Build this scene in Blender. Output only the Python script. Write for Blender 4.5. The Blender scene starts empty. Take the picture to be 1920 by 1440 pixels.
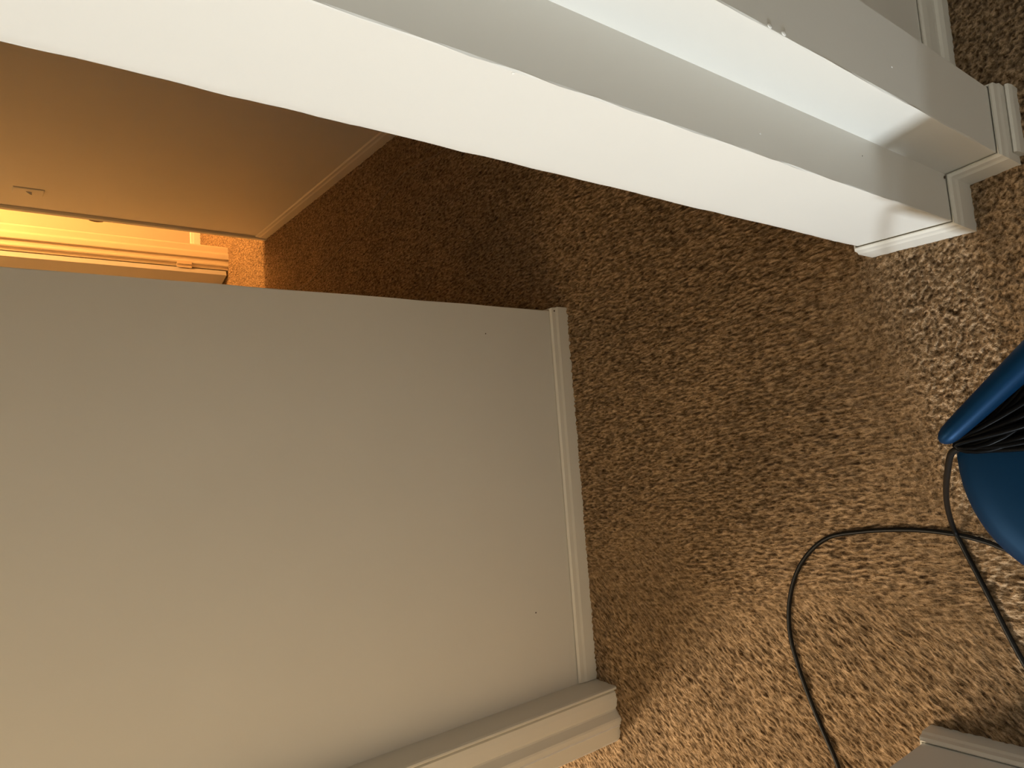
import bpy, bmesh, math, random
import numpy as np
from mathutils import Matrix, Vector

random.seed(7)
rng = np.random.default_rng(11)
S = bpy.context.scene
COL = S.collection

# ------------------------------------------------------------------ camera
cam_data = bpy.data.cameras.new('camera')
cam = bpy.data.objects.new('camera', cam_data)
COL.objects.link(cam)
cam_data.sensor_fit = 'HORIZONTAL'
cam_data.sensor_width = 36.0
cam_data.lens = 1331.0 / 1920.0 * 36.0
cam_data.clip_start = 0.02
rx = Vector((0.61388, -0.07360, -0.78596))      # image right
dn = Vector((-0.11494, -0.99337, 0.00325))      # image down
fw = Vector((-0.78099, 0.08834, -0.61827))      # view direction
m = Matrix((rx, -dn, -fw)).transposed().to_4x4()
m.translation = Vector((0, 0, 1.4))
cam.matrix_world = m
S.camera = cam

# ------------------------------------------------------------------ world, view
w = bpy.data.worlds.new('world'); S.world = w
w.use_nodes = True
w.node_tree.nodes['Background'].inputs[0].default_value = (0.75, 0.85, 1.0, 1)
w.node_tree.nodes['Background'].inputs[1].default_value = 0.3
S.view_settings.view_transform = 'Standard'
S.view_settings.look = 'None'
S.view_settings.exposure = 0.0
S.view_settings.gamma = 1.0
S.view_settings.use_curve_mapping = False


def lamp(name, kind, loc, power, color, size=None, size_y=None, direction=None, spread=None):
    d = bpy.data.lights.new(name, kind)
    d.energy = power
    d.color = color
    if kind == 'AREA':
        d.shape = 'RECTANGLE'
        d.size = size
        d.size_y = size_y or size
        if spread: d.spread = spread
    else:
        d.shadow_soft_size = size
    o = bpy.data.objects.new(name, d)
    COL.objects.link(o)
    o.location = loc
    if direction is not None:
        o.rotation_euler = Vector(direction).to_track_quat('-Z', 'Y').to_euler()
    return o


# daylight through the window of the front wall
lamp('window_daylight', 'AREA', (0.0, -2.78, 0.66), 74, (0.84, 0.94, 1.0), 0.16, 0.34, (-0.1, 1, -0.02))
# bulb in the lit room past the doorway
lamp('bedroom_bulb', 'POINT', (-3.90, 2.05, 2.2), 260, (1.0, 0.49, 0.14), 0.04)
# warm fill added above the landing to brighten the big wall, no fixture seen
lamp('landing_fill', 'AREA', (-0.95, -1.6, 2.36), 13.2, (1.0, 0.70, 0.33), 1.1, 1.1, (0, 0, -1))
lamp('room_fill', 'AREA', (1.2, -0.4, 2.36), 4.5, (1.0, 0.76, 0.42), 0.5, 0.5, (-0.5, 0, -1))  # added fill on the camera side, lifts the big wall through the opening
lamp('hallway_fill', 'AREA', (-3.7, 0.8, 2.36), 2.5, (1.0, 0.62, 0.26), 0.3, 0.3, (0.3, 0, -1))  # added fill standing in for warm bounce along the hallway
# ceiling lamp of the room behind the cased opening on the lower left
lamp('side_room_lamp', 'AREA', (-2.3, -1.7, 2.3), 85, (1.0, 0.82, 0.60), 0.4, 0.4, (0, 0, -1))


# ------------------------------------------------------------------ materials
def new_mat(name):
    mt = bpy.data.materials.new(name)
    mt.use_nodes = True
    nt = mt.node_tree
    return mt, nt, nt.nodes['Principled BSDF']


def paint(name, color, rough=0.5, bump=0.15, scale=90.0, var=0.03):
    mt, nt, b = new_mat(name)
    tc = nt.nodes.new('ShaderNodeTexCoord')
    n = nt.nodes.new('ShaderNodeTexNoise'); n.inputs['Scale'].default_value = scale
    n.inputs['Detail'].default_value = 3
    nt.links.new(tc.outputs['Object'], n.inputs['Vector'])
    bp = nt.nodes.new('ShaderNodeBump'); bp.inputs['Strength'].default_value = bump
    bp.inputs['Distance'].default_value = 0.0006
    nt.links.new(n.outputs['Fac'], bp.inputs['Height'])
    nt.links.new(bp.outputs['Normal'], b.inputs['Normal'])
    n2 = nt.nodes.new('ShaderNodeTexNoise'); n2.inputs['Scale'].default_value = 4.0
    nt.links.new(tc.outputs['Object'], n2.inputs['Vector'])
    mx = nt.nodes.new('ShaderNodeMix'); mx.data_type = 'RGBA'
    mx.inputs[6].default_value = (*[c * (1 - var) for c in color], 1)
    mx.inputs[7].default_value = (*[min(1, c * (1 + var)) for c in color], 1)
    nt.links.new(n2.outputs['Fac'], mx.inputs[0])
    nt.links.new(mx.outputs[2], b.inputs['Base Color'])
    b.inputs['Roughness'].default_value = rough
    return mt


def plain(name, color, rough=0.5, coat=0.0, spec=0.5):
    mt, nt, b = new_mat(name)
    b.inputs['Base Color'].default_value = (*color, 1)
    b.inputs['Roughness'].default_value = rough
    b.inputs['Coat Weight'].default_value = coat
    b.inputs['Specular IOR Level'].default_value = spec
    return mt


M_WALL = paint('wall_paint', (0.76, 0.735, 0.68), 0.55)
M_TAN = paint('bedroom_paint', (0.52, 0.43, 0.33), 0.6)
M_JAMB = paint('jamb_paint', (0.66, 0.57, 0.43), 0.45, 0.3, 40)  # tan, darker than the other trim paint
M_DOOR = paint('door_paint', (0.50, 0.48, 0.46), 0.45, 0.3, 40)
M_TRIM = paint('trim_paint', (0.77, 0.74, 0.67), 0.38, 0.3, 40)
M_CEIL = paint('ceiling_paint', (0.75, 0.72, 0.66), 0.8, 0.5, 60)
M_DIRT = plain('dark_gap', (0.10, 0.07, 0.045), 0.9)
M_WHITE = plain('bare_plaster', (0.9, 0.88, 0.84), 0.7)
M_BLUE = plain('blue_plastic', (0.0012, 0.014, 0.040), 0.45, spec=.28)
M_BLUE.node_tree.nodes['Principled BSDF'].inputs['Specular Tint'].default_value = (0.12, 0.42, 1.0, 1)
M_CORD = plain('black_rubber', (0.004, 0.004, 0.004), 0.42, spec=.2)
M_WOUND = plain('black_rubber_shaded', (0.0018, 0.0018, 0.0020), 0.34, spec=.045)  # same rubber as the cord, darkened and dulled for the shade under the hook
M_WIRE = plain('ivory_wire', (0.27, 0.19, 0.11), 0.4)


def carpet_mat():
    mt, nt, b = new_mat('brown_carpet')
    N, L = nt.nodes, nt.links
    tc = N.new('ShaderNodeTexCoord')
    def attr(name):
        a = N.new('ShaderNodeAttribute'); a.attribute_name = name; return a.outputs['Fac']
    def noise(vec, scale, detail, rough=0.5, dist=0.0):
        n = N.new('ShaderNodeTexNoise'); n.inputs['Scale'].default_value = scale; n.inputs['Detail'].default_value = detail
        n.inputs['Roughness'].default_value = rough; n.inputs['Distortion'].default_value = dist
        L.new(vec, n.inputs['Vector']); return n.outputs['Fac']
    def mixf(f, a, c):
        m_ = N.new('ShaderNodeMix'); m_.data_type = 'FLOAT'
        L.new(f, m_.inputs[0]); L.new(a, m_.inputs[2]); L.new(c, m_.inputs[3]); return m_.outputs[0]
    def mrange(v, a, b_, c, d, smooth=False):
        m_ = N.new('ShaderNodeMapRange'); m_.interpolation_type = 'SMOOTHSTEP' if smooth else 'LINEAR'
        for k, x in zip((1, 2, 3, 4), (a, b_, c, d)): m_.inputs[k].default_value = x
        L.new(v, m_.inputs[0]); return m_.outputs[0]
    def oriented(ang, su, sv):
        r = N.new('ShaderNodeVectorRotate'); r.rotation_type = 'Z_AXIS'; r.inputs['Angle'].default_value = -ang
        L.new(tc.outputs['Object'], r.inputs['Vector'])
        m_ = N.new('ShaderNodeMapping'); m_.inputs['Scale'].default_value = (su, sv, 60)
        L.new(r.outputs[0], m_.inputs['Vector'])
        return noise(m_.outputs[0], 1.0, 2.5, 0.55, 0.35)
    lay, loose = attr('lay'), attr('loose')
    rip = mixf(loose, mixf(lay, oriented(0.12, 62, 185), oriented(-0.70, 62, 190)), oriented(0.8, 130, 170))
    fine = noise(tc.outputs['Object'], 420, 2, 0.6)
    patch = noise(tc.outputs['Object'], 2.2, 3)
    hsum = N.new('ShaderNodeMath'); hsum.operation = 'MULTIPLY_ADD'; hsum.inputs[1].default_value = 0.30
    L.new(fine, hsum.inputs[0]); L.new(rip, hsum.inputs[2])
    ramp = N.new('ShaderNodeValToRGB')
    e = ramp.color_ramp.elements
    e[0].position = 0.46; e[0].color = (0.062, 0.031, 0.010, 1)
    e[1].position = 0.86; e[1].color = (0.53, 0.37, 0.23, 1)
    mid = e.new(0.62); mid.color = (0.25, 0.162, 0.086, 1)
    L.new(hsum.outputs[0], ramp.inputs[0])
    mu = N.new('ShaderNodeMath'); mu.operation = 'MULTIPLY'
    L.new(mrange(attr('pile'), 0.25, 0.70, 0.62, 1.12, True), mu.inputs[0]); L.new(mrange(patch, 0.3, 0.7, 0.86, 1.12), mu.inputs[1])
    vm = N.new('ShaderNodeVectorMath'); vm.operation = 'SCALE'
    L.new(ramp.outputs[0], vm.inputs[0]); L.new(mu.outputs[0], vm.inputs['Scale'])
    L.new(vm.outputs[0], b.inputs['Base Color'])
    bp = N.new('ShaderNodeBump'); bp.inputs['Strength'].default_value = 1.0; bp.inputs['Distance'].default_value = 0.0075
    L.new(hsum.outputs[0], bp.inputs['Height']); L.new(bp.outputs['Normal'], b.inputs['Normal'])
    b.inputs['Roughness'].default_value = 0.9
    b.inputs['Specular IOR Level'].default_value = 0.12
    b.inputs['Sheen Weight'].default_value = 0.2
    b.inputs['Sheen Roughness'].default_value = 0.5
    b.inputs['Sheen Tint'].default_value = (0.8, 0.62, 0.5, 1)
    return mt


M_CARPET = carpet_mat()


# ------------------------------------------------------------------ mesh helpers
def link(name, me, mat, parent=None):
    o = bpy.data.objects.new(name, me)
    COL.objects.link(o)
    if mat: me.materials.append(mat)
    if parent: o.parent = parent
    return o


def from_bm(name, bm, mat, parent=None, smooth=False):
    bmesh.ops.recalc_face_normals(bm, faces=bm.faces)
    me = bpy.data.meshes.new(name)
    bm.to_mesh(me); bm.free()
    if smooth:
        for p in me.polygons: p.use_smooth = True
    return link(name, me, mat, parent)


def struct(o, label=None):
    o['kind'] = 'structure'
    if label: o['label'] = label
    return o


def tag(o, label, cat, group=None):
    o['label'] = label; o['category'] = cat
    if group: o['group'] = group
    return o


def add_prism(bm, poly, z0, z1, steps=1, jitter=0.0, jcorners=(), amp_seed=0):
    """vertical prism over a footprint; chosen corners waver a little like a hand-finished corner bead"""
    r = random.Random(amp_seed)
    if jitter:
        out, jc = [], []
        for i, p in enumerate(poly):
            if i in jcorners:
                p = Vector(p); a = (Vector(poly[i - 1]) - p).normalized(); b = (Vector(poly[(i + 1) % len(poly)]) - p).normalized()
                out += [tuple(p + a * .0018), tuple(p + (a + b) * .0004), tuple(p + b * .0018)]; jc.append(len(out) - 2)
            else: out.append(p)
        poly, jcorners = out, jc
    rows = []
    for k in range(steps + 1):
        z = z0 + (z1 - z0) * k / steps
        row = []
        for i, (x, y) in enumerate(poly):
            if jitter and i in jcorners:
                kk, ff = divmod(k, 3); ff /= 3; ff = ff * ff * (3 - 2 * ff)
                wob = [random.Random(amp_seed * 1000 + i * 97 + q * 7 + d).uniform(-1, 1) for q in (kk, kk + 1) for d in (0, 1)]
                x += (wob[0] * (1 - ff) + wob[2] * ff) * jitter + r.uniform(-.22, .22) * jitter
                y += (wob[1] * (1 - ff) + wob[3] * ff) * jitter + r.uniform(-.22, .22) * jitter
            row.append(bm.verts.new((x, y, z)))
        rows.append(row)
    n = len(poly)
    for k in range(steps):
        for i in range(n):
            j = (i + 1) % n
            bm.faces.new((rows[k][i], rows[k][j], rows[k + 1][j], rows[k + 1][i]))
    bm.faces.new(rows[0][::-1]); bm.faces.new(rows[-1])


def add_box(bm, a, b):
    add_prism(bm, [(a[0], a[1]), (b[0], a[1]), (b[0], b[1]), (a[0], b[1])], a[2], b[2])


def rounded(poly, corners, r=0.004, n=3):
    out = []
    N = len(poly)
    for i, p in enumerate(poly):
        if i not in corners: out.append(p); continue
        p = Vector(p); a = (Vector(poly[i - 1]) - p).normalized(); b = (Vector(poly[(i + 1) % N]) - p).normalized()
        for k in range(n + 1):
            t = k / n
            q = (1 - t) ** 2 * (p + a * r) + 2 * t * (1 - t) * p + t * t * (p + b * r)
            out.append((q.x, q.y))
    return out


def wall(name, poly, z0=-0.02, z1=2.44, steps=1, jitter=0.0, jcorners=(), seed=0, mat=None):
    bm = bmesh.new()
    add_prism(bm, poly, z0, z1, steps, jitter, jcorners, seed)
    return struct(from_bm(name, bm, mat or M_WALL))


def sweep(bm, path, prof, jitter=0.0):
    """profile (offset, z) swept along a floor path; offset grows to the RIGHT of travel, mitred at the corners"""
    P = [Vector(p) for p in path]
    rings = []
    for i, p in enumerate(P):
        d0 = (P[i] - P[i - 1]).normalized() if i > 0 else None
        d1 = (P[i + 1] - P[i]).normalized() if i < len(P) - 1 else None
        if d0 is None: d0 = d1
        if d1 is None: d1 = d0
        n0 = Vector((d0.y, -d0.x)); n1 = Vector((d1.y, -d1.x))
        nn = (n0 + n1).normalized(); k = 1 / max(0.3, nn.dot(n0))
        rings.append([bm.verts.new((p.x + nn.x * k * o, p.y + nn.y * k * o, z)) for o, z in prof])
    m_ = len(prof)
    for a, b in zip(rings, rings[1:]):
        for i in range(m_):
            j = (i + 1) % m_
            bm.faces.new((a[i], a[j], b[j], b[i]))
    bm.faces.new(rings[0]); bm.faces.new(rings[-1][::-1])


def base_profile(h, t, gap=0.0020):
    return [(gap, -0.01), (gap, h), (gap + 0.002, h + 0.0015), (t * 0.45, h - 0.001), (t * 0.72, h - 0.006), (t * 0.8, h - 0.018),
            (t, h - 0.026), (t, -0.01)]


def baseboard(name, path, h, t, prof=None):
    bm = bmesh.new()
    sweep(bm, path, prof or base_profile(h, t))
    return struct(from_bm(name, bm, M_TRIM))


def extrude_xy(bm, prof, z0, z1): add_prism(bm, prof, z0, z1)


def blob(name, loc, r, mat, parent=None, sc=(1, 1, 1)):
    bm = bmesh.new()
    bmesh.ops.create_icosphere(bm, subdivisions=2, radius=r)
    bmesh.ops.scale(bm, vec=sc, verts=bm.verts)
    bmesh.ops.translate(bm, vec=loc, verts=bm.verts)
    return from_bm(name, bm, mat, parent, True)


def catmull(pts, per=8):
    P = [Vector(p) for p in pts]
    P = [2 * P[0] - P[1]] + P + [2 * P[-1] - P[-2]]
    out = []
    for i in range(1, len(P) - 2):
        a, b, c, d = P[i - 1:i + 3]
        for k in range(per):
            t = k / per
            out.append(0.5 * ((2 * b) + (c - a) * t + (2 * a - 5 * b + 4 * c - d) * t * t + (3 * b - a - 3 * c + d) * t ** 3))
    out.append(P[-2])
    return out


def tube(bm, pts, r, seg=10, squash=1.0):
    up = Vector((0, 0, 1)); rings = []
    for i, p in enumerate(pts):
        d = (pts[min(i + 1, len(pts) - 1)] - pts[max(i - 1, 0)]).normalized()
        s = d.cross(up)
        if s.length < 1e-4: s = Vector((1, 0, 0))
        s.normalize(); u = s.cross(d).normalized()
        rings.append([bm.verts.new(p + s * math.cos(2 * math.pi * k / seg) * r + u * math.sin(2 * math.pi * k / seg) * r * squash)
                      for k in range(seg)])
    for a, b in zip(rings, rings[1:]):
        for k in range(seg):
            bm.faces.new((a[k], a[(k + 1) % seg], b[(k + 1) % seg], b[k]))
    bm.faces.new(rings[0][::-1]); bm.faces.new(rings[-1])


# ------------------------------------------------------------------ carpeted floor
def vnoise(x, y, seed):
    r = np.random.default_rng(seed)
    T = r.random((256, 256))
    xi = np.floor(x).astype(int); yi = np.floor(y).astype(int)
    fx = x - xi; fy = y - yi
    fx = fx * fx * fx * (fx * (fx * 6 - 15) + 10); fy = fy * fy * fy * (fy * (fy * 6 - 15) + 10)
    g = lambda a, b: T[a & 255, b & 255]
    return (g(xi, yi) * (1 - fx) + g(xi + 1, yi) * fx) * (1 - fy) + (g(xi, yi + 1) * (1 - fx) + g(xi + 1, yi + 1) * fx) * fy


def pile(X, Y):
    # short yarns lying in ripples whose direction changes from one trodden patch to the next
    wx = (vnoise(X * 11, Y * 11, 1) - .5) * 0.018 + (vnoise(X * 60, Y * 60, 5) - .5) * 0.006
    wy = (vnoise(X * 11, Y * 11, 2) - .5) * 0.018 + (vnoise(X * 60, Y * 60, 6) - .5) * 0.006
    def rip(a, su, sv, s):
        u = (X + wx) * math.cos(a) + (Y + wy) * math.sin(a)
        v = -(X + wx) * math.sin(a) + (Y + wy) * math.cos(a)
        return 0.62 * vnoise(u * su, v * sv, s) + 0.38 * vnoise(u * su * 2.3 + 7, v * sv * 1.9, s + 50)
    A = rip(0.12, 60, 190, 21)
    B = rip(-0.70, 60, 190, 22)
    C = rip(0.9, 130, 170, 23)
    mb = np.clip((-.22 - Y) / .25 + (vnoise(X * 4, Y * 4, 31) - .5) * 1.6, 0, 1)
    mc = np.clip((X + .80) / .25 + (vnoise(X * 5, Y * 5, 32) - .5) * 1.6, 0, 1) * np.clip((Y + .30) / .2, 0, 1)
    R = A * (1 - mb) + B * mb
    R = R * (1 - mc) + C * mc
    lump = vnoise(X * 16, Y * 16, 41)
    tuft = vnoise(X * 210, Y * 210, 42)
    return np.clip(0.5 + (R - .5) * 1.0 + (lump - .5) * 0.08 + (tuft - .5) * 0.22, 0, 1), mb, mc


def build_floor():
    def axis(parts):
        out = [np.array([parts[0][0]])]
        for a, b, s in parts:
            n = max(1, int(round((b - a) / s)))
            out.append(np.linspace(a, b, n + 1)[1:])
        return np.concatenate(out)
    xs = axis([(-6.4, -5.4, .2), (-5.4, -3.0, .008), (-3.0, -2.0, .0045), (-2.0, -0.25, .0021), (-0.25, 2.4, .2)])
    ys = axis([(-3.1, -1.5, .2), (-1.5, -0.95, .008), (-0.95, 0.95, .0021), (0.95, 1.75, .006), (1.75, 4.1, .2)])
    X, Y = np.meshgrid(xs, ys, indexing='ij')
    h, lay, loose = pile(X, Y)
    Z = (h - 0.72) * 0.0095
    co = np.stack([X, Y, Z], -1).reshape(-1, 3).astype(np.float32)
    nx, ny = len(xs), len(ys)
    idx = np.arange(nx * ny).reshape(nx, ny)
    q = np.stack([idx[:-1, :-1], idx[1:, :-1], idx[1:, 1:], idx[:-1, 1:]], -1).reshape(-1, 4)
    me = bpy.data.meshes.new('floor')
    me.vertices.add(len(co)); me.vertices.foreach_set('co', co.ravel())
    me.loops.add(q.size); me.loops.foreach_set('vertex_index', q.ravel().astype(np.int32))
    me.polygons.add(len(q)); me.polygons.foreach_set('loop_start', np.arange(0, q.size, 4, dtype=np.int32))
    me.polygons.foreach_set('use_smooth', np.ones(len(q), dtype=bool))
    me.update(calc_edges=True)
    for nm, arr in (('pile', h), ('lay', lay), ('loose', loose)):
        at = me.attributes.new(nm, 'FLOAT', 'POINT')
        at.data.foreach_set('value', arr.ravel().astype(np.float32))
    return struct(link('floor', me, M_CARPET))


build_floor()

# ------------------------------------------------------------------ walls
H = 2.44
# big tan wall of the photo (faces +X) running back along the hallway
wl = wall('wall_left', [(-1.500, -0.656), (-1.500, 0.381), (-6.2, 0.381), (-6.2, 0.26), (-1.62, 0.26), (-1.62, -0.656)],
          steps=60, jitter=0.0008, jcorners=(1,), seed=3)
# stepped white pier beside the opening, running on to the hallway wall
wr = wall('wall_right', [(-0.609, 0.324), (-0.448, 0.324), (-0.449, 0.406), (-0.372, 0.415), (-0.372, 0.524), (-0.455, 0.524),
                         (-0.455, 3.1), (-0.609, 3.1)], steps=150, jitter=0.0009, jcorners=(0, 1, 3), seed=5)
# hallway wall with the light switch
wb = wall('wall_back', [(-0.609, 1.29), (-0.609, 1.41), (-3.949, 1.41), (-3.949, 1.29)])
wall('wall_back_far', [(-4.665, 1.29), (-4.665, 1.41), (-6.2, 1.41), (-6.2, 1.29)])
wall('wall_back_header', [(-3.95, 1.29), (-4.63, 1.29), (-4.63, 1.41), (-3.95, 1.41)], z0=2.05)
wall('wall_hall_end', [(-6.2, 0.26), (-6.2, 1.41), (-6.32, 1.41), (-6.32, 0.26)])
# lit bedroom past the doorway
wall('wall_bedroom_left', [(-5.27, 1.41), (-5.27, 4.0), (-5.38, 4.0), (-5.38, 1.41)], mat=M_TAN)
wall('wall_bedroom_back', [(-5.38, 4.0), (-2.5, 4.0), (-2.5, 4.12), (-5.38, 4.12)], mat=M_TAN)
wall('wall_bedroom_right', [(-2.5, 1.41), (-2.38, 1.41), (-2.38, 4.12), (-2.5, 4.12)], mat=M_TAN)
# low wall bottom right of the photo
wall('wall_front', [(-0.605, -0.571), (-0.448, -0.571), (-0.448, -2.85), (-0.605, -2.85)])
wall('wall_opening_header', [(-0.609, -0.571), (-0.448, -0.571), (-0.448, 0.324), (-0.609, 0.324)], z0=2.08)
# room the photographer stands in
wall('wall_outer_right', [(2.2, -2.85), (2.32, -2.85), (2.32, 3.1), (2.2, 3.1)])
wall('wall_outer_back', [(-0.609, 3.1), (2.32, 3.1), (2.32, 3.22), (-0.609, 3.22)])
bmw = bmesh.new()
for a, b in (((-3.6, -2.97, -.02), (-0.25, -2.85, H)), ((0.35, -2.97, -.02), (2.32, -2.85, H)),
             ((-0.25, -2.97, -.02), (0.35, -2.85, 0.35)), ((-0.25, -2.97, 1.0), (0.35, -2.85, H))):
    add_box(bmw, a, b)
struct(from_bm('wall_window_side', bmw, M_WALL))
wall('wall_side_room', [(-3.6, -2.85), (-3.48, -2.85), (-3.48, 0.26), (-3.6, 0.26)])
wall('wall_side_room_return', [(-1.62, -1.60), (-1.50, -1.60), (-1.50, -2.85), (-1.62, -2.85)])
bmc = bmesh.new(); add_box(bmc, (-6.4, -3.1, H), (2.4, 4.2, H + .08))
struct(from_bm('ceiling', bmc, M_CEIL))
# window in the outside wall
bmw = bmesh.new()
for a, b in (((-0.28, -2.90, .32), (-0.22, -2.83, 1.03)), ((.32, -2.90, .32), (.38, -2.83, 1.03)),
             ((-.28, -2.90, .32), (.38, -2.83, .37)), ((-.28, -2.90, .98), (.38, -2.83, 1.03))):
    add_box(bmw, a, b)
struct(from_bm('window_1', bmw, M_TRIM))

# ------------------------------------------------------------------ baseboards
# offset grows to the right of travel
baseboard('baseboard_left', [(-1.500, -0.655), (-1.500, 0.381), (-6.2, 0.381)], 0.060, 0.0105)
baseboard('baseboard_right', [(-0.609, 1.27), (-0.609, 0.324), (-0.448, 0.324), (-0.449, 0.406), (-0.372, 0.415), (-0.372, 0.524),
                              (-0.440, 0.524)], 0.078, 0.0100)
SHOE = [(0.0100, -.01), (0.0100, .030), (.0125, .034), (.0165, .032), (.0190, .022), (.0190, -.01)]
bm = bmesh.new(); sweep(bm, [(-0.372, 0.420), (-0.372, 0.536)], SHOE)
struct(from_bm('baseboard_shoe', bm, M_TRIM))
baseboard('baseboard_right_far', [(-0.455, 0.535), (-0.455, 3.1)], 0.085, 0.019,
          [(0.0012, -.01), (0.0012, .085), (.004, .0865), (.007, .083), (.0095, .070), (.0105, .052), (.0105, .036), (.015, .034),
           (.019, .024), (.019, -.01)])
baseboard('baseboard_back', [(-3.918, 1.29), (-0.62, 1.29)], 0.062, 0.0105)
baseboard('baseboard_bedroom', [(-5.27, 1.41), (-5.27, 4.0)], 0.066, 0.010)
baseboard('baseboard_front', [(-0.448, -2.8), (-0.448, -0.571), (-0.605, -0.571), (-0.605, -2.8)], 0.060, 0.0105)

# ------------------------------------------------------------------ door trim at the end of the big wall
post = [(-1.500, -0.656), (-1.4230, -0.661), (-1.4175, -0.6635), (-1.4165, -0.667), (-1.4190, -0.670), (-1.4265, -0.6715), (-1.4265, -0.6735),
        (-1.4205, -0.676), (-1.4195, -0.690), (-1.4200, -0.712), (-1.4225, -0.7185), (-1.4250, -0.7205), (-1.4235, -0.7240), (-1.4130, -0.7370), (-1.4105, -0.7400),
        (-1.4095, -0.745), (-1.4105, -0.7585), (-1.4125, -0.7595), (-1.4125, -0.7615), (-1.4150, -0.7625), (-1.4205, -0.7965), (-1.4225, -0.8010),
        (-1.4300, -0.8030), (-1.560, -0.803), (-1.560, -0.656)]
bm = bmesh.new(); extrude_xy(bm, post, -0.01, 2.10)
struct(from_bm('trim_1', bm, M_TRIM), 'moulded door trim standing against the end of the large tan wall')

# ragged line of bare caulk along the trim, and its pale outer edge
r_ = random.Random(4)
bm = bmesh.new(); prev = None
for k in range(161):
    z = .005 + 1.5 * k / 160
    w_ = .0007 + r_.random() * .0011; o_ = r_.uniform(-.0006, .0006)
    row = [bm.verts.new((-1.4102, -0.7578 + o_ + w_, z)), bm.verts.new((-1.4085, -0.7600 + o_, z)), bm.verts.new((-1.4122, -0.7612 + o_ - w_, z))]
    if prev:
        for q in range(2): bm.faces.new((prev[q], prev[q + 1], row[q + 1], row[q]))
    prev = row
from_bm('caulk_line', bm, M_WHITE, bpy.data.objects['trim_1'])
bm = bmesh.new(); prev = None
for k in range(161):
    z = .004 + 1.5 * k / 160
    w_ = .0012 + r_.random() * .0012
    row = [bm.verts.new((-1.4212, -0.7990, z)), bm.verts.new((-1.4215, -0.8012 - w_ * .6, z)), bm.verts.new((-1.4265, -0.8030 - w_, z))]
    if prev:
        for q in range(2): bm.faces.new((prev[q], prev[q + 1], row[q + 1], row[q]))
    prev = row
from_bm('caulk_line', bm, M_WHITE, bpy.data.objects['trim_1'])

# ------------------------------------------------------------------ doorway to the lit bedroom
bm = bmesh.new()
# near jamb board and hall casing
extrude_xy(bm, [(-3.949, 1.285), (-3.953, 1.285), (-3.953, 1.415), (-3.949, 1.415)], -.01, 2.05)
extrude_xy(bm, [(-3.918, 1.289), (-3.918, 1.276), (-3.921, 1.2735), (-3.940, 1.2745), (-3.952, 1.277), (-3.953, 1.280), (-3.953, 1.289)], -.01, 2.10)
struct(from_bm('trim_2', bm, M_TRIM), 'thin painted casing on the near side of the lit doorway')
bm = bmesh.new()
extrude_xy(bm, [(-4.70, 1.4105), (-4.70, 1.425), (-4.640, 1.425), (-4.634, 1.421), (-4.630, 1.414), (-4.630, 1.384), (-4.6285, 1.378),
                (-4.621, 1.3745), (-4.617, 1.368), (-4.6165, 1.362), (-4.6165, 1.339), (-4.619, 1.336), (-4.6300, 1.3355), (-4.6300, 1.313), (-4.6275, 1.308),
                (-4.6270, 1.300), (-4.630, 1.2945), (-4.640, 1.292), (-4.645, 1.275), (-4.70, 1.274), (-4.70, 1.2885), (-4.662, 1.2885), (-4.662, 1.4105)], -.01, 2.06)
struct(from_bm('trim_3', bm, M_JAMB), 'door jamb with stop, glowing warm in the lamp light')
bm = bmesh.new(); add_box(bm, (-4.63, 1.285, 2.03), (-3.953, 1.415, 2.05)); add_box(bm, (-4.70, 1.274, 2.045), (-3.918, 1.2885, 2.10))
struct(from_bm('trim_4', bm, M_TRIM))
# strike plate lip peeking past the casing
bm = bmesh.new()
for k in range(9):
    pass
lip = [(z, 0.0045 * math.sin(math.pi * (z - .806) / .062)) for z in np.linspace(.806, .868, 10)]
ring = []
for z, b in lip:
    ring.append([bm.verts.new((-3.9515, 1.2775, z)), bm.verts.new((-3.9575 - b * .4, 1.2755 - b * .9, z)), bm.verts.new((-3.9585 - b * .4, 1.2765 - b * .9, z)),
                 bm.verts.new((-3.9535, 1.2800, z))])
for a, b in zip(ring, ring[1:]):
    for i in range(4): bm.faces.new((a[i], a[(i + 1) % 4], b[(i + 1) % 4], b[i]))
bm.faces.new(ring[0]); bm.faces.new(ring[-1][::-1])
lipo = from_bm('strike_plate', bm, plain('dull_brass', (0.25, 0.17, 0.10), 0.4), bpy.data.objects['trim_2'])

# door leaf, swung back along the hallway wall
ang = math.radians(17)
dvec = Vector((-math.cos(ang), -math.sin(ang))); nvec = Vector((math.sin(ang), -math.cos(ang)))   # into the hallway
hp = Vector((-4.6335, 1.2375))
def door_pt(u, v): q = hp + dvec * u - nvec * v; return (q.x, q.y)
bm = bmesh.new()
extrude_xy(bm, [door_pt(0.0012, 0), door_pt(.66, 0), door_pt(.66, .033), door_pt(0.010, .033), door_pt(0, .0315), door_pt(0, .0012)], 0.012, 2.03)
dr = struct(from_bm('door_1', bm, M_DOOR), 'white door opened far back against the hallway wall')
bm = bmesh.new()
for k in range(5):
    z0 = .220 + k * .018
    n = 10
    c = (-4.6345, 1.2835)
    extrude_xy(bm, [(c[0] + .0052 * math.cos(2 * math.pi * i / n), c[1] + .0052 * math.sin(2 * math.pi * i / n)) for i in range(n)], z0, z0 + .0168)
add_box(bm, (-4.637, 1.266, .222), (-4.6335, 1.279, .308))
add_box(bm, (-4.633, 1.286, .222), (-4.6262, 1.306, .308))
M_HINGE = paint('painted_hinge', (0.62, 0.50, 0.36), 0.5, 1.0, 300)
hg = from_bm('hinge', bm, M_HINGE, dr)
bm = bmesh.new()
bmesh.ops.create_uvsphere(bm, u_segments=20, v_segments=12, radius=.027)
q = door_pt(.60, -.055)
bmesh.ops.translate(bm, vec=(q[0], q[1], .95), verts=bm.verts)
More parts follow.
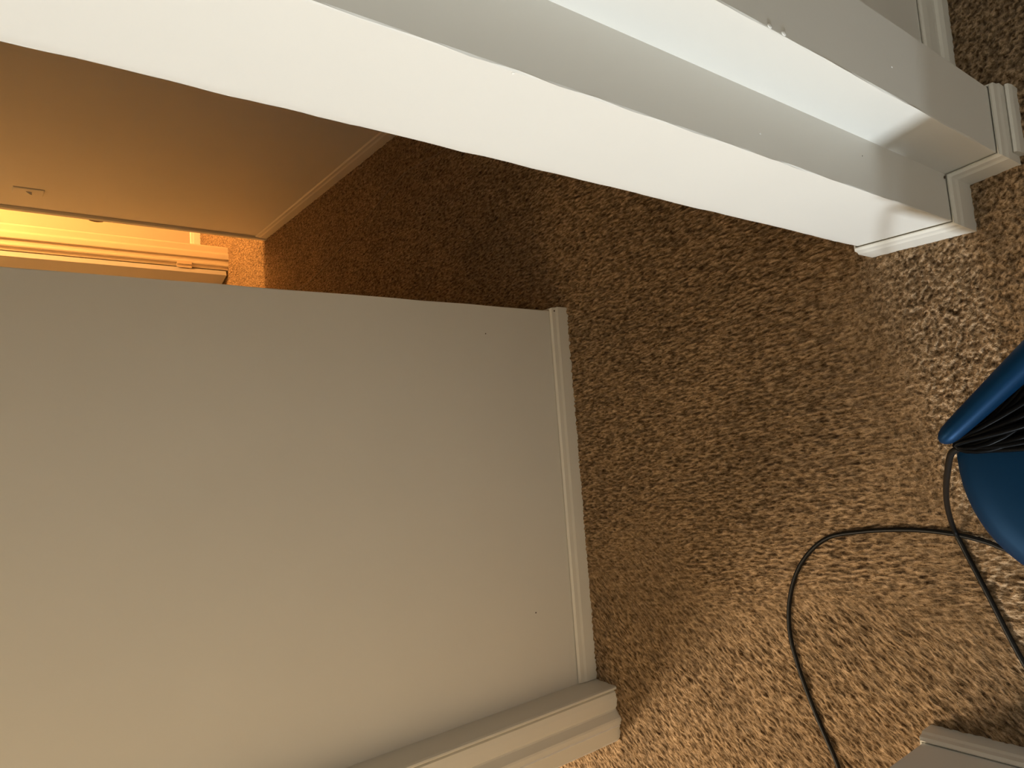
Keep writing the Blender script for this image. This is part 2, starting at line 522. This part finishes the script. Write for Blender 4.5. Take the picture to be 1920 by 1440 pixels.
tube(bm, [Vector((*door_pt(.60, -.05), .95)), Vector((*door_pt(.60, .002), .95))], .011, 12)
from_bm('door_handle', bm, plain('satin_brass', (0.5, 0.36, 0.16), 0.3), dr, True)

# ------------------------------------------------------------------ light switch on the hallway wall
sw = bpy.data.objects.new('light_switch', None); COL.objects.link(sw); sw.location = (-3.684, 1.290, 1.136)
tag(sw, 'small painted light switch plate on the brown-lit hallway wall, far left', 'light switch')
sw.empty_display_size = .05
bm = bmesh.new()
hw, hh = .038, .058
r0 = [bm.verts.new((sx * hw, 0.0, sz * hh)) for sx, sz in ((-1, -1), (1, -1), (1, 1), (-1, 1))]
r1 = [bm.verts.new((sx * hw, -.0035, sz * hh)) for sx, sz in ((-1, -1), (1, -1), (1, 1), (-1, 1))]
r2 = [bm.verts.new((sx * (hw - .003), -.0062, sz * (hh - .003))) for sx, sz in ((-1, -1), (1, -1), (1, 1), (-1, 1))]
for a, b in ((r0, r1), (r1, r2)):
    for i in range(4): bm.faces.new((a[i], a[(i + 1) % 4], b[(i + 1) % 4], b[i]))
bm.faces.new(r2); bm.faces.new(r0[::-1])
from_bm('plate', bm, M_WALL, sw)
bm = bmesh.new()
pts = [(-.005, -.006, -.011), (.005, -.006, -.011), (.005, -.006, .011), (-.005, -.006, .011)]
tip = [(-.0035, -.019, -.013), (.0035, -.019, -.013), (.0035, -.0175, -.006), (-.0035, -.0175, -.006)]
a = [bm.verts.new(p) for p in pts]; b = [bm.verts.new(p) for p in tip]
for i in range(4): bm.faces.new((a[i], a[(i + 1) % 4], b[(i + 1) % 4], b[i]))
bm.faces.new(a[::-1]); bm.faces.new(b)
from_bm('toggle', bm, M_TRIM, sw)

# ------------------------------------------------------------------ nail holes and chips in the paint
blob('nail_hole', (-1.4999, 0.3045, 0.289), .0019, M_DIRT, wl, (.3, 1, 1))
blob('nail_hole', (-1.4999, -0.4405, 0.189), .0021, M_DIRT, wl, (.3, 1, 1))
blob('nail_hole', (-1.4908, 0.3790, 0.046), .0026, M_DIRT, bpy.data.objects['baseboard_left'], (.4, 1, 1))
blob('nail_hole', (-0.4478, 0.3990, 0.0825), .0028, M_DIRT, wr, (.4, 1, 1))

for x, y, z, r in ((-.3718, .457, .4356, .0016), (-.4478, .352, .638, .0014), (-.3718, .4185, .727, .0028), (-.3718, .4190, .700, .0030)):
    blob('paint_chip', (x, y, z), r, M_WHITE, wr, (.3, 1, 1.5 if r > .002 else 1))
blob('paint_chip', (-.4518, .3238, 1.0156, ), .0016, M_WHITE, wr, (1, .3, 1))
blob('nail_hole', (-.4479, .377, .377), .0009, M_DIRT, wr, (.4, 1, 1))

# ------------------------------------------------------------------ thin cable along the hallway floor
pts = [(-5.6, .72, .003), (-4.6, .80, .003), (-3.90, .862, .003), (-3.478, .882, .004), (-3.337, .892, .004), (-3.137, .924, .003), (-2.952, .965, .003),
       (-2.729, 1.011, .003), (-2.526, 1.064, .003), (-2.344, 1.101, .003), (-2.109, 1.088, .003), (-1.85, 1.10, .002), (-1.5, 1.18, .002), (-1.0, 1.24, .002)]
bm = bmesh.new(); tube(bm, catmull(pts, 8), .0019, 8)
tag(from_bm('thin_cable', bm, M_WIRE, None, True), 'thin pale cable lying along the dark hallway carpet', 'cable')

# ------------------------------------------------------------------ blue vacuum cleaner with its cord
vac = bpy.data.objects.new('vacuum_cleaner', None); COL.objects.link(vac); vac.location = (-0.22, -0.05, 0)
vac.empty_display_size = .1
tag(vac, 'blue plastic vacuum cleaner with black cord wound under its hook', 'vacuum cleaner')
bpy.context.view_layer.update()
def on(o, par):
    o.parent = par; o.matrix_parent_inverse = par.matrix_world.inverted(); return o
def loft(bm, secs, n=64, p=2.15):
    # each section: centre x, centre y, height, half length, half width towards -Y, half width towards +Y
    rings = []
    for (cx, cy, z, a, bn, bp) in secs:
        row = []
        for k in range(n):
            t = 2 * math.pi * k / n
            c, s_ = math.cos(t), math.sin(t)
            u = a * math.copysign(abs(c) ** (2 / p), c); v = (bp if s_ > 0 else bn) * math.copysign(abs(s_) ** (2 / p), s_)
            row.append(bm.verts.new((cx + u, cy + v, z)))
        rings.append(row)
    for r0_, r1_ in zip(rings, rings[1:]):
        for k in range(n): bm.faces.new((r0_[k], r0_[(k + 1) % n], r1_[(k + 1) % n], r1_[k]))
    bm.faces.new(rings[0][::-1]); bm.faces.new(rings[-1])
bm = bmesh.new()
loft(bm, [(-.240, -.060, .000, .140, .150, .085), (-.240, -.060, .012, .150, .160, .090), (-.240, -.060, .06, .154, .166, .092), (-.240, -.060, .16, .160, .172, .094),
          (-.240, -.060, .25, .165, .177, .097), (-.240, -.060, .280, .167, .179, .098), (-.240, -.060, .293, .1665, .1785, .098), (-.240, -.060, .303, .163, .175, .095),
          (-.240, -.060, .310, .156, .168, .090), (-.240, -.060, .315, .145, .156, .082), (-.240, -.060, .319, .125, .135, .070), (-.240, -.060, .322, .09, .095, .05),
          (-.240, -.060, .3235, .04, .04, .02)])
on(from_bm('body', bm, M_BLUE, None, True), vac)
# the hook: a long rounded prong
def prong(bm, pts, radii, sq=1.0, n=20):
    rings = []
    for i, (p, r) in enumerate(zip(pts, radii)):
        d = (pts[min(i + 1, len(pts) - 1)] - pts[max(i - 1, 0)]).normalized()
        s_ = d.cross(Vector((0, 0, 1))).normalized(); u = s_.cross(d)
        rings.append([bm.verts.new(p + s_ * math.cos(2 * math.pi * k / n) * r + u * math.sin(2 * math.pi * k / n) * r * sq) for k in range(n)])
    for a, b in zip(rings, rings[1:]):
        for k in range(n): bm.faces.new((a[k], a[(k + 1) % n], b[(k + 1) % n], b[k]))
    bm.faces.new(rings[0][::-1]); bm.faces.new(rings[-1])
bm = bmesh.new()
P0 = Vector((-.400, -.036, .358)); P1 = Vector((-.14, .190, .368))
ts = [0, .008, .025, .05, .09, .15, .3, .5, .75, 1]
rr = [.002, .0065, .0105, .0125, .0135, .0145, .0165, .019, .022, .024]
prong(bm, [P0.lerp(P1, t) for t in ts], rr, 1.25)
# short web that ties the prong to the body off to the right
prong(bm, [Vector((-.17, .150, .36)), Vector((-.17, .09, .33)), Vector((-.18, .02, .28))], [.02, .024, .03])
on(from_bm('cord_hook', bm, M_BLUE, None, True), vac)

# cord: wound loops, then down to the floor, round and under the body, away across the carpet
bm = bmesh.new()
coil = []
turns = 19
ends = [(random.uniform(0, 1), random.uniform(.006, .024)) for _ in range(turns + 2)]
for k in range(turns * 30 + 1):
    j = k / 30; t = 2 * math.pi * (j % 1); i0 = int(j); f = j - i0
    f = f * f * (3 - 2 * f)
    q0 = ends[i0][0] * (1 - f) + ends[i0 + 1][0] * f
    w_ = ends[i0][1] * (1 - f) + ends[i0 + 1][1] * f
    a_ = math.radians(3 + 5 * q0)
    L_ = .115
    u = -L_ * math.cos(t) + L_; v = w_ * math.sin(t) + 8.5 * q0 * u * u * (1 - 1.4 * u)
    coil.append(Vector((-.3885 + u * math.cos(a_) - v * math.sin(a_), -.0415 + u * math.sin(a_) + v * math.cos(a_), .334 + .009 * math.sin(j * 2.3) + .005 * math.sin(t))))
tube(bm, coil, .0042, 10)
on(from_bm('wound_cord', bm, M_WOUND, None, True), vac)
Z = .0045
pts = [(-0.372, -0.03, 0.338), (-0.385, -0.044, 0.33), (-0.4049, -0.0533, 0.315), (-0.4294, -0.0798, 0.27), (-0.4614, -0.1117, 0.2), (-0.494, -0.1478, 0.12), (-0.5241, -0.1922, 0.03), (-0.5251, -0.2234, 0.0045), (-.495, -.304, Z),
       (-.453, -.417, Z), (-.41, -.50, Z), (-.33, -.52, Z), (-.26, -.45, Z), (-.235, -.35, Z), (-.30, -.270, Z), (-.4345, -.240, Z), (-.485, -.222, Z),
       (-.538, -.2107, Z), (-.61, -.207, Z), (-.70, -.215, Z), (-.7738, -.233, Z), (-.832, -.285, Z), (-.866, -.355, Z), (-.877, -.4294, Z), (-.866, -.50, Z),
       (-.84, -.585, Z), (-.7996, -.690, Z), (-.77, -.80, Z), (-.80, -.98, Z), (-.92, -1.10, Z)]
bm = bmesh.new(); tube(bm, catmull(pts, 10), .0044, 12)
tag(from_bm('power_cord', bm, M_CORD, None, True), 'black power cord hanging from the blue vacuum and curving across the brown carpet', 'cord')
